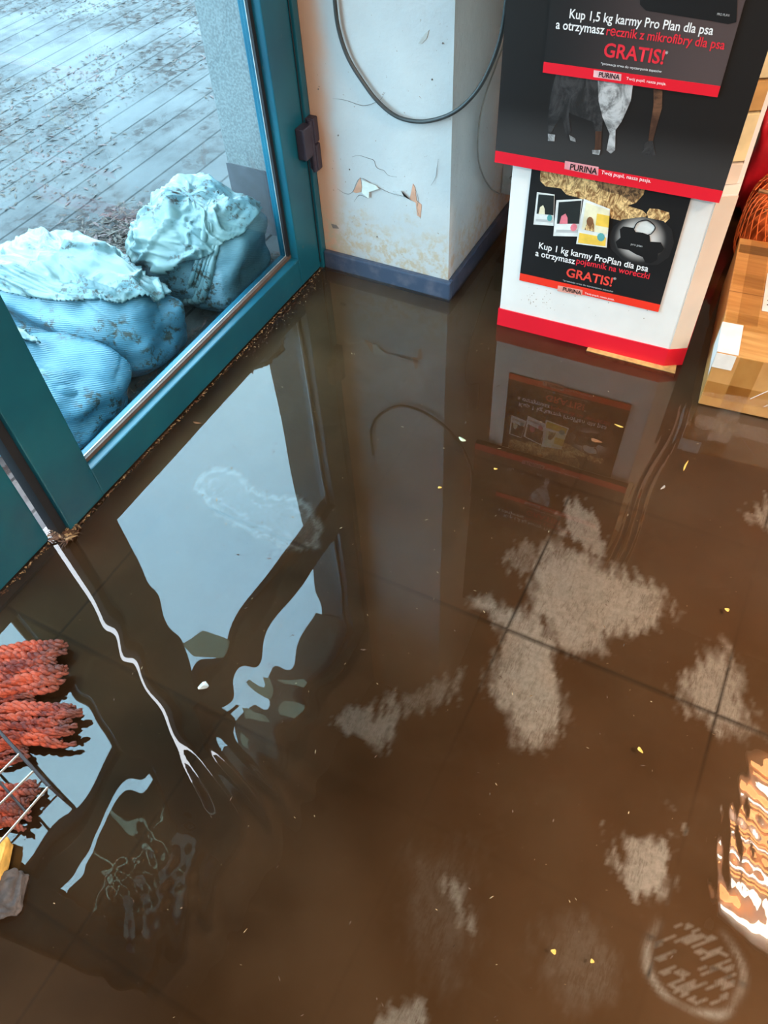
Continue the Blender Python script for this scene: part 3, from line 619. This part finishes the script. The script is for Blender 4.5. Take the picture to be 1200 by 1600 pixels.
# upper poster, stuck on the panel
po = of + .004
uL, zL = UVZ(848, 113, po); uR, zR = UVZ(1121, 152, po); zc = (zL + zR) / 2
up_ = panel('towel_offer_poster', uL, uR, zc, 1.02, of + .0004, po, BROWNP, stand)
_, zt = UVZ(850, 97, po); _, zt2 = UVZ(1125, 134, po)
panel('red_band', uL, uR, zc, (zt + zt2) / 2, po, po + .0006, REDP, up_)
lo = po + .0008
e4 = lambda x, y: (760 + .3667 * x, .3667 * y)
planepart('towel_picture', c4([(655, -60), (1070, -10), (1065, 95), (1030, 103), (960, 90), (680, 45), (655, 20)]), lo, BLACKP, up_)
lettering('PRO PLAN', e4(983, 62), e4(1033, 74), lo + .0012, GREYT, up_, 1.2)
lettering('Kup 1,5 kg karmy Pro Plan dla psa', e4(353, 76), e4(963, 150), lo, WHT, up_, 1.15, bold=.012)
lettering('a otrzymasz', e4(295, 120), e4(500, 148), lo, WHT, up_, 1.15, bold=.012)
lettering('ręcznik z mikrofibry dla psa', e4(510, 148), e4(1012, 212), lo, REDT, up_, 1.15, bold=.012)
lettering('GRATIS!', e4(497, 240), e4(752, 273), lo, REDT, up_, 1.05, bold=.02); lettering('*', e4(758, 240), e4(770, 242), lo, WHT, up_)
lettering('*promocja trwa do wyczerpania zapasów', e4(487, 276), e4(746, 309), lo, WHT, up_, .9)
planepart('logo', c4([(458, 299), (575, 316), (573, 345), (455, 328)]), lo, plain('logo_white', (.75, .45, .47), .5), up_)
lettering('PURINA', e4(478, 326), e4(566, 340), lo + .001, BLACKP, up_, 1.1, bold=.02)
lettering('Twój pupil, nasza pasja.', e4(595, 340), e4(765, 363), lo, WHT, up_, .9)
# lower poster on the white box
qo = .003
uL, zl = UVZ(*c5([(140, 542)])[0], qo); uR, zr = UVZ(*c5([(733, 672)])[0], qo); zc = (zl + zr) / 2
lw = panel('bag_dispenser_offer_poster', uL, uR, zc, .4515, .0002, qo, BLACKP, stand)
_, z5 = UVZ(*c5([(145, 512)])[0], qo); _, z6 = UVZ(*c5([(736, 640)])[0], qo)
panel('red_band', uL, uR, zc, (z5 + z6) / 2, qo, qo + .0005, REDO, lw)
lo = qo + .0007; e5 = lambda x, y: (760 + .3667 * x, 240 + .3667 * y)
k9 = lambda pts: [(820 + x * .21667, 250 + y * .21667) for x, y in pts]
planepart('dog_picture', k9([(115, 60), (275, 75), (500, 100), (640, 135), (830, 175), (870, 190), (855, 250), (800, 310), (740, 330), (850, 365), (880, 395), (860, 440), (800, 455), (700, 440), (620, 420), (615, 370), (500, 310), (380, 270), (300, 250), (260, 205), (150, 190), (110, 150)]), lo, FURG, lw)
planepart('dog_picture', k9([(900, 350), (960, 355), (1040, 380), (1045, 420), (1010, 455), (930, 450), (890, 420), (880, 380)]), lo, FURG, lw)
planepart('dog_picture', k9([(500, 140), (640, 160), (860, 200), (830, 260), (780, 310), (690, 250), (600, 230), (530, 200)]), lo + .0007, furmat('print_shaded_fur', (.05, .025, .012), (.45, .25, .11), 55), lw)
# glow backdrop and bone shaped dispenser
mt, t, b = newmat('print_spotlight'); g_ = N(t, 'ShaderNodeTexGradient', gradient_type='SPHERICAL')
tc = N(t, 'ShaderNodeNewGeometry'); gc = onplane(*k9([(830, 570)])[0], A + nn * lo, nn); mp = N(t, 'ShaderNodeMapping'); mp.inputs['Location'].default_value = tuple(-c_ / .060 for c_ in gc); mp.inputs['Scale'].default_value = (1 / .060,) * 3
t.links.new(tc.outputs['Position'], mp.inputs[0]); t.links.new(mp.outputs[0], g_.inputs[0]); t.links.new(mixc(t, ramp(t, g_.outputs['Fac'], 0, .55), (.012, .012, .013), (.62, .58, .55)), b.inputs['Base Color']); SPOT = mt
planepart('spotlight_print', k9([(640 + 0, 480), (700, 430), (850, 410), (1000, 440), (1060, 500), (1075, 600), (1040, 700), (960, 755), (830, 760), (700, 720), (620, 640), (600, 560)]), lo + .0002, SPOT, lw, .0002)
planepart('bone_picture', k9([(655, 590), (690, 560), (685, 500), (710, 480), (780, 490), (800, 520), (850, 525), (900, 545), (905, 590), (980, 595), (1005, 640), (985, 665), (960, 675), (955, 720), (910, 745), (870, 740), (850, 700), (800, 680), (750, 650), (700, 640), (670, 635)]), lo + .0012, BLACKP, lw)
planepart('bone_picture', k9([(790, 500), (810, 455), (880, 440), (940, 480), (925, 510), (895, 530), (840, 525)]), lo + .0009, PKW, lw)
bm = bmesh.new(); P = [onplane(x, y, A + nn * (lo + .0025), nn) for x, y in k9([(785, 500), (815, 450), (885, 435), (940, 485), (915, 530), (890, 540)])]; tubebm(bm, spline(P, 6), .0011, 6); link('bone_strap', bm, BLACKP, lw)
lettering('pro plan', k9([(765, 610)])[0], k9([(845, 632)])[0], lo + .002, GREYT, lw)
# three product packs printed on it
def pack(pts, body, lowc, blob, blob2, n0):
    q = k9(pts); a, b, c, d = [Vector(p) for p in q]   # tl tr br bl
    F_ = lambda s, r: tuple((a.lerp(b, s)).lerp(d.lerp(c, s), r))
    planepart('product_pack_print', q, lo + n0, PKW, lw); n1 = n0 + .0007
    planepart('product_pack_print', [F_(.1, .06), F_(.97, .04), F_(.97, .66), F_(.1, .66)], lo + n1, body, lw)
    planepart('product_pack_print', [F_(.1, .82), F_(.94, .82), F_(.94, .9), F_(.1, .9)], lo + n1, lowc, lw)
    planepart('product_pack_print', [F_(.2, .66), F_(.25, .45), F_(.4, .38), F_(.5, .5), F_(.52, .66)], lo + n1 + .0006, blob, lw)
    cx, cy, r_ = .78, .76, .13
    planepart('product_pack_print', [F_(cx + r_ * math.cos(k), cy + r_ * .8 * math.sin(k)) for k in [i * math.pi / 5 for i in range(10)]], lo + n1 + .0006, blob2, lw)
    if body is PKC:
        planepart('product_pack_print', [F_(.55, .22), F_(1, .18), F_(1, .48), F_(.55, .5)], lo + n1 + .0006, PKY, lw); planepart('product_pack_print', [F_(.22 + .12 + .12 * math.cos(k), .45 + .11 * math.sin(k)) for k in [i * math.pi / 5 for i in range(10)]], lo + n1 + .0009, LEAFB, lw)
        planepart('product_pack_print', [F_(.05, .75), F_(.95, .75), F_(.95, .97), F_(.05, .97)], lo + n1 + .0003, PKY, lw)
pack([(88, 232), (215, 250), (208, 475), (62, 465)], PKK, GREYT, PKC, PKT, .0005)
pack([(228, 290), (415, 282), (385, 552), (205, 548)], PKK, GREYT, PKP, PKP, .0025)
pack([(425, 280), (615, 355), (590, 632), (370, 605)], PKC, PKY, FURG, PKT, .0045)
lettering('Kup 1 kg karmy ProPlan dla psa', e5(222, 407), e5(688, 500), lo, WHT, lw, 1.15, bold=.012)
lettering('a otrzymasz', e5(208, 436), e5(376, 470), lo, WHT, lw, 1.15, bold=.012)
lettering('pojemnik na woreczki', e5(382, 470), e5(693, 532), lo, REDT, lw, 1.15, bold=.012)
lettering('GRATIS!', e5(338, 526), e5(534, 562), lo, plain('lettering_orange_red', (.8, .06, .04), .5), lw, 1.05, bold=.02); lettering('*', e5(538, 545), e5(550, 547), lo, WHT, lw)
lettering('*promocja trwa do wyczerpania zapasów', e5(325, 545), e5(540, 589), lo, GREYT, lw, .9)
planepart('logo', c5([(305, 562), (410, 582), (407, 606), (302, 586)]), lo, plain('logo_orange', (.8, .35, .28), .5), lw)
lettering('PURINA', e5(325, 584), e5(403, 601), lo + .001, BLACKP, lw, 1.1, bold=.02); lettering('Twój pupil, nasza pasja.', e5(418, 600), e5(546, 624), lo, WHT, lw, .9)
# splashed mud dots on white box
bm = bmesh.new()
for i in range(46):
    x, y = random.gauss(240, 45) if i < 36 else random.uniform(100, 740), 0
    y = 625 + (x - 240) * .12 + random.gauss(0, 22); p = onplane(*e5(x, y), A + nn * .0003, nn); bmesh.ops.create_icosphere(bm, subdivisions=1, radius=random.choice([.0006, .0008, .0013]), matrix=Matrix.Translation(p))
link('mud_splash', bm, plain('mud_dots', (.35, .25, .18), .8), stand)['kind'] = 'stuff'
# plank under the stand
bm = bmesh.new(); P = [onz(x, y, .012) for x, y in ((918, 541), (1057, 577), (1060, 560), (925, 528))]
vs = [bm.verts.new(p) for p in P]; f = bm.faces.new(vs); q = bmesh.ops.extrude_face_region(bm, geom=[f])
for v in [v for v in q['geom'] if isinstance(v, bmesh.types.BMVert)]: v.co.z = -.011
for v in bm.verts: v.co += Vector((.0, -.004, -.010))
o = link('wooden_plank', bm, WOOD); props(o, 'thin pale wooden plank lying in the water along the front of the red-footed stand', 'plank')

# ------------------------------------------------------------ cardboard box and goods behind
bxo = empty('cardboard_box', (.006, 1.522, 0), 'brown cardboard box bound with clear packing tape, standing in the water at the right edge', 'box')
Mb = Matrix.Translation((.006, 1.522, 0)) @ Matrix.Rotation(math.radians(5.5), 4, 'Z')
WB, DB, HB = .36, .49, .158
def bpart(name, a, b, mat, bev=0):
    return box(name, a, b, mat, bxo, bev, Mb)
bpart('carton', (0, 0, .001), (WB, DB, HB), CARD, .003)
bpart('clear_tape', (-.0008, -.0008, .03), (WB, -.0002, .075), TAPEM); bpart('clear_tape', (.05, -.0014, .0), (.10, -.0009, HB), TAPEM)
bpart('clear_tape', (.004, .10, HB), (WB, .16, HB + .0006), TAPEM); bpart('clear_tape', (.004, .27, HB), (WB, .33, HB + .0006), TAPEM); bpart('clear_tape', (.004, .42, HB), (.2, .46, HB + .0006), TAPEM)
bpart('clear_tape', (.03, .12, HB + .0007), (.075, DB, HB + .0012), TAPEM)
bpart('white_tape', (-.0009, .002, HB + .0008), (.045, .115, HB + .0016), TAPEW); bpart('white_tape', (-.0009, -.0024, HB - .04), (.042, -.0016, HB + .0006), TAPEW); bpart('white_tape', (-.0016, .002, .09), (-.0008, .115, HB + .0006), TAPEW)
lb = bpart('address_label', (.079, .185, HB + .0014), (.2, .345, HB + .002), PAPER)
for i in range(6): box('print_line', (.088, .21 + i * .018, HB + .002), (.088 + random.uniform(.03, .08), .214 + i * .018, HB + .0024), INK, lb, 0, Mb)
bpart('folded_flap_edge', (0, DB / 2 - .001, HB - .001), (WB, DB / 2 + .001, HB + .0005), plain('flap_dark_edge', (.28, .13, .05), .7))  # darker line along the flap edge
# wrinkled shrink film glints: thin raised creases on front
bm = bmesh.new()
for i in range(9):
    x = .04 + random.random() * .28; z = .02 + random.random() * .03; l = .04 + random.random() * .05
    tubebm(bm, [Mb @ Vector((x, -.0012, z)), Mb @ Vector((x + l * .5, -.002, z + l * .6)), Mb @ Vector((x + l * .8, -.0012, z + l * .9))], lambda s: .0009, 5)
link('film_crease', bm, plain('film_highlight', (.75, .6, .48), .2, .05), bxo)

def pillow(name, c, half, mat, label, cat, seed, yaw=0, ex=.55, amp=.012):
    bm = bmesh.new(); bmesh.ops.create_uvsphere(bm, u_segments=48, v_segments=32, radius=1)
    R_ = Matrix.Rotation(yaw, 3, 'Z')
    for v in bm.verts:
        q = v.co.copy(); p = Vector([math.copysign(abs(q[i]) ** ex, q[i]) * half[i] for i in range(3)]); p += q * noise.noise(q * 2.5 + Vector((seed, 0, 0))) * amp * 2 - q * max(0, .15 - abs(noise.noise(q * 4 + Vector((0, seed, 0))))) * amp * 4
        p.z = max(p.z, -half[2]); v.co = R_ @ p + Vector(c)
    o = link(name, bm, mat, None, True)
    if label: props(o, label, cat)
    return o
pillow('red_sack', (-.045, 2.52, .17), (.06, .16, .17), SACKR, 'glossy red sack standing on the floor behind the display stand', 'sack', 4)
# net bag of kindling behind the cardboard box
nb = empty('kindling_net', (.08, 2.2, 0), 'orange net bag of brown kindling wood behind the cardboard box', 'net bag')
random.seed(5)
bm = bmesh.new(); cx, cy, hx, hy, hz = .085, 2.20, .145, .145, .115
for i in range(70):
    a = random.uniform(0, 6.28); u = random.uniform(-.75, .75); v_ = random.uniform(-.75, .75); z = .03 + random.random() * .195
    c = Vector((cx + u * hx * .8, cy + v_ * hy * .8, z)); d_ = Vector((math.cos(a), math.sin(a), random.uniform(-.2, .2))) * random.uniform(.03, .05)
    tubebm(bm, [c - d_, c + d_ * .2 + Vector((0, 0, .004)), c + d_], lambda s: .006 + .002 * math.sin(9 * s), 6)
link('kindling', bm, STICK, nb)
bm = bmesh.new(); nU, nV = 34, 15
def nsurf(i, j):
    th = 2 * math.pi * i / nU; ph = -math.pi / 2 + math.pi * (j + .3) / (nV + .6); s = lambda v, e: math.copysign(abs(v) ** e, v)
    return Vector((cx + hx * s(math.cos(ph), .6) * s(math.cos(th), .6), cy + hy * s(math.cos(ph), .6) * s(math.sin(th), .6), hz + .001 + hz * s(math.sin(ph), .6)))
for i in range(nU):
    tubebm(bm, [nsurf(i + j * .5, j) for j in range(nV + 1)], .0016, 4); tubebm(bm, [nsurf(i - j * .5, j) for j in range(nV + 1)], .0016, 4)
link('net', bm, NETM, nb)
pillow('inner', (cx, cy, .104), (hx * .9, hy * .9, .102), plain('orange_film', (.72, .16, .04), .4, .3, 9), None, None, 9).parent = None
inn = bpy.data.objects['inner']; inn.name = 'inner_film'; l0 = inn.location.copy(); inn.parent = nb; inn.location = l0 - nb.location

# ------------------------------------------------------------ mop bundles lying in the water
def mop(name, pts, width, label, seed, nst=9, lift=.012):
    """strands of chunky yarn side by side along a centre line of pixels on the floor"""
    r_ = random.Random(seed); P = [onz(x, y, lift) for x, y in pts]; base = spline(P, 10); bm = bmesh.new(); lay = bm.verts.layers.float.new('soil')
    for s in range(nst):
        for layer in (0, 1):
            o_ = (s + .5 * layer - (nst - 1) / 2) / nst * width; L = []; ln = int(len(base) * r_.uniform(.90, 1.0))
            ph = r_.uniform(0, 6)
            for i in range(ln):
                t_ = (base[min(i + 1, len(base) - 1)] - base[max(i - 1, 0)]).normalized(); sd_ = Vector((-t_.y, t_.x, 0)); k = i / len(base)
                wob = math.sin(i * .35 + ph) * .0035 + noise.noise(Vector((i * .12, s, seed))) * .010
                q = base[i] + sd_ * (o_ * (1 - .12 * math.sin(k * 3)) + wob); q.z = lift + layer * .010 * (1 - .6 * k) + .006 * math.cos(o_ / width * math.pi) + noise.noise(Vector((i * .2, s * 1.7, seed + 3))) * .005
                L.append(q)
            n0 = len(bm.verts); rr = width / nst * r_.uniform(.50, .62)
            # twisted yarn: two plies wound round each other
            L2 = []
            for i in range(len(L) - 1):
                L2.append(L[i]); L2.append((L[i] + L[i + 1]) / 2)
            for ply in (0, math.pi):
                T = []
                for i, q in enumerate(L2):
                    t_ = (L2[min(i + 1, len(L2) - 1)] - L2[max(i - 1, 0)]).normalized(); sd_ = Vector((-t_.y, t_.x, 0)).normalized(); a = i * .75 + ply
                    T.append(q + (sd_ * math.cos(a) + Vector((0, 0, 1)) * math.sin(a)) * rr * .45)
                tubebm(bm, T, lambda s_: rr * .62 * (1 - .35 * max(0, s_ - .9) * 10), 7)
            bm.verts.ensure_lookup_table()
            end = L[-1]
            for v in bm.verts[n0:]: v[lay] = max(0, 1 - (v.co - end).length / .05) * .8
    for v in bm.verts: v.co.z = max(v.co.z, -.003)
    o = link(name, bm, YARN, None, True); props(o, label, 'mop head'); return o
mop('wet_mop', [(-120, 1045), (-60, 1050), (0, 1052), (60, 1046), (114, 1032)], .115, 'rust red yarn mop head in the water at the left edge, farthest from the camera', 1, 9, .018)
mop('wet_mop', [(-110, 1150), (-50, 1145), (10, 1135), (70, 1135), (136, 1132)], .084, 'rust red yarn mop head with splayed tip, middle of the three at the left edge', 2, 8, .018)
mop('wet_mop', [(-110, 1290), (-60, 1275), (-20, 1262), (20, 1262), (62, 1262)], .082, 'rust red yarn mop head under the wire rack, nearest the camera', 3, 8, .016)
# soaked dark tuft between mops
mop('mop_strand_bundle', [(-100, 1105), (-40, 1100), (20, 1092), (76, 1080)], .030, 'dark soaked strands squeezed between the two upper mop heads', 4, 4, .008)
mop('mop_strand_bundle', [(-100, 1200), (-40, 1192), (10, 1182), (58, 1180)], .030, 'short dark strands between the middle mop head and the wire rack', 5, 4, .008)
# wire rack
rk = empty('wire_rack', onz(0, 1250, 0).to_tuple(), 'small metal wire rack with pale rods and a dark edge bar over the mops', 'rack')
zr_ = .055
e0, e1 = onz(-60, 1078, zr_), onz(78, 1230, zr_); bm = bmesh.new(); tubebm(bm, [e0, e1], .0032, 8); link('edge_bar', bm, DARKW, rk)
for k, (px, py, qx, qy) in enumerate(((30, 1178, -60, 1268), (52, 1205, -60, 1316), (75, 1230, -40, 1362))):
    bm = bmesh.new(); tubebm(bm, [onz(px, py, zr_ + .002), onz(qx, qy, zr_ + .002)], .0019, 8); link('rod', bm, CHROME, rk)
bm = bmesh.new(); tubebm(bm, [onz(-45, 1172, zr_ - .004), onz(40, 1268, zr_ - .004) * 1.0], .0022, 8)
link('cross_bar', bm, DARKW, rk)
for q in (onz(78, 1230, zr_), onz(-60, 1078, zr_), onz(-40, 1362, zr_)):
    bm = bmesh.new(); tubebm(bm, [q, Vector((q.x, q.y, -.011))], .0024, 8); link('leg', bm, DARKW, rk)
o = pillow('sponge', onz(-12, 1345, .02).to_tuple(), (.022, .034, .016), SPONGE, 'yellow sponge partly cut off at the left edge under the rack', 'sponge', 6, .5, .35, .002)
o = pillow('floor_cloth', onz(-12, 1400, .006).to_tuple(), (.05, .035, .012), FELT, 'dark grey floor cloth at the left edge below the sponge', 'cloth', 8, .6, .4, .004)

# ------------------------------------------------------------ ceiling lights (seen as rippled reflections)
def emis(name, c, s):
    mt = bpy.data.materials.new(name); mt.use_nodes = True; t = mt.node_tree; b = t.nodes['Principled BSDF']; b.inputs['Base Color'].default_value = (*c, 1); b.inputs['Emission Color'].default_value = (*c, 1); b.inputs['Emission Strength'].default_value = s; return mt
EO = emis('amber_tube', (1, .42, .16), 22); EW = emis('white_tube', (1, .88, .74), 30)
cl = empty('ceiling_light', (.98, 1.55, CEIL - .09), 'long warm ceiling light with amber and white tubes over the aisle', 'lamp')
X0, X1, Y0, Y1 = .90, 1.6, 1.28, 2.15
box('housing', (X0 - .03, Y0 - .03, CEIL - .06), (X1 + .03, Y1 + .03, CEIL - .001), WHITEB, cl, .004)
n = 9
for i in range(n):
    y = Y0 + (i + .5) * (Y1 - Y0) / n; bm = bmesh.new(); tubebm(bm, [(X0, y, CEIL - .09), (X1, y, CEIL - .09)], .020, 12); link('tube', bm, EO if i % 3 else EW, cl)
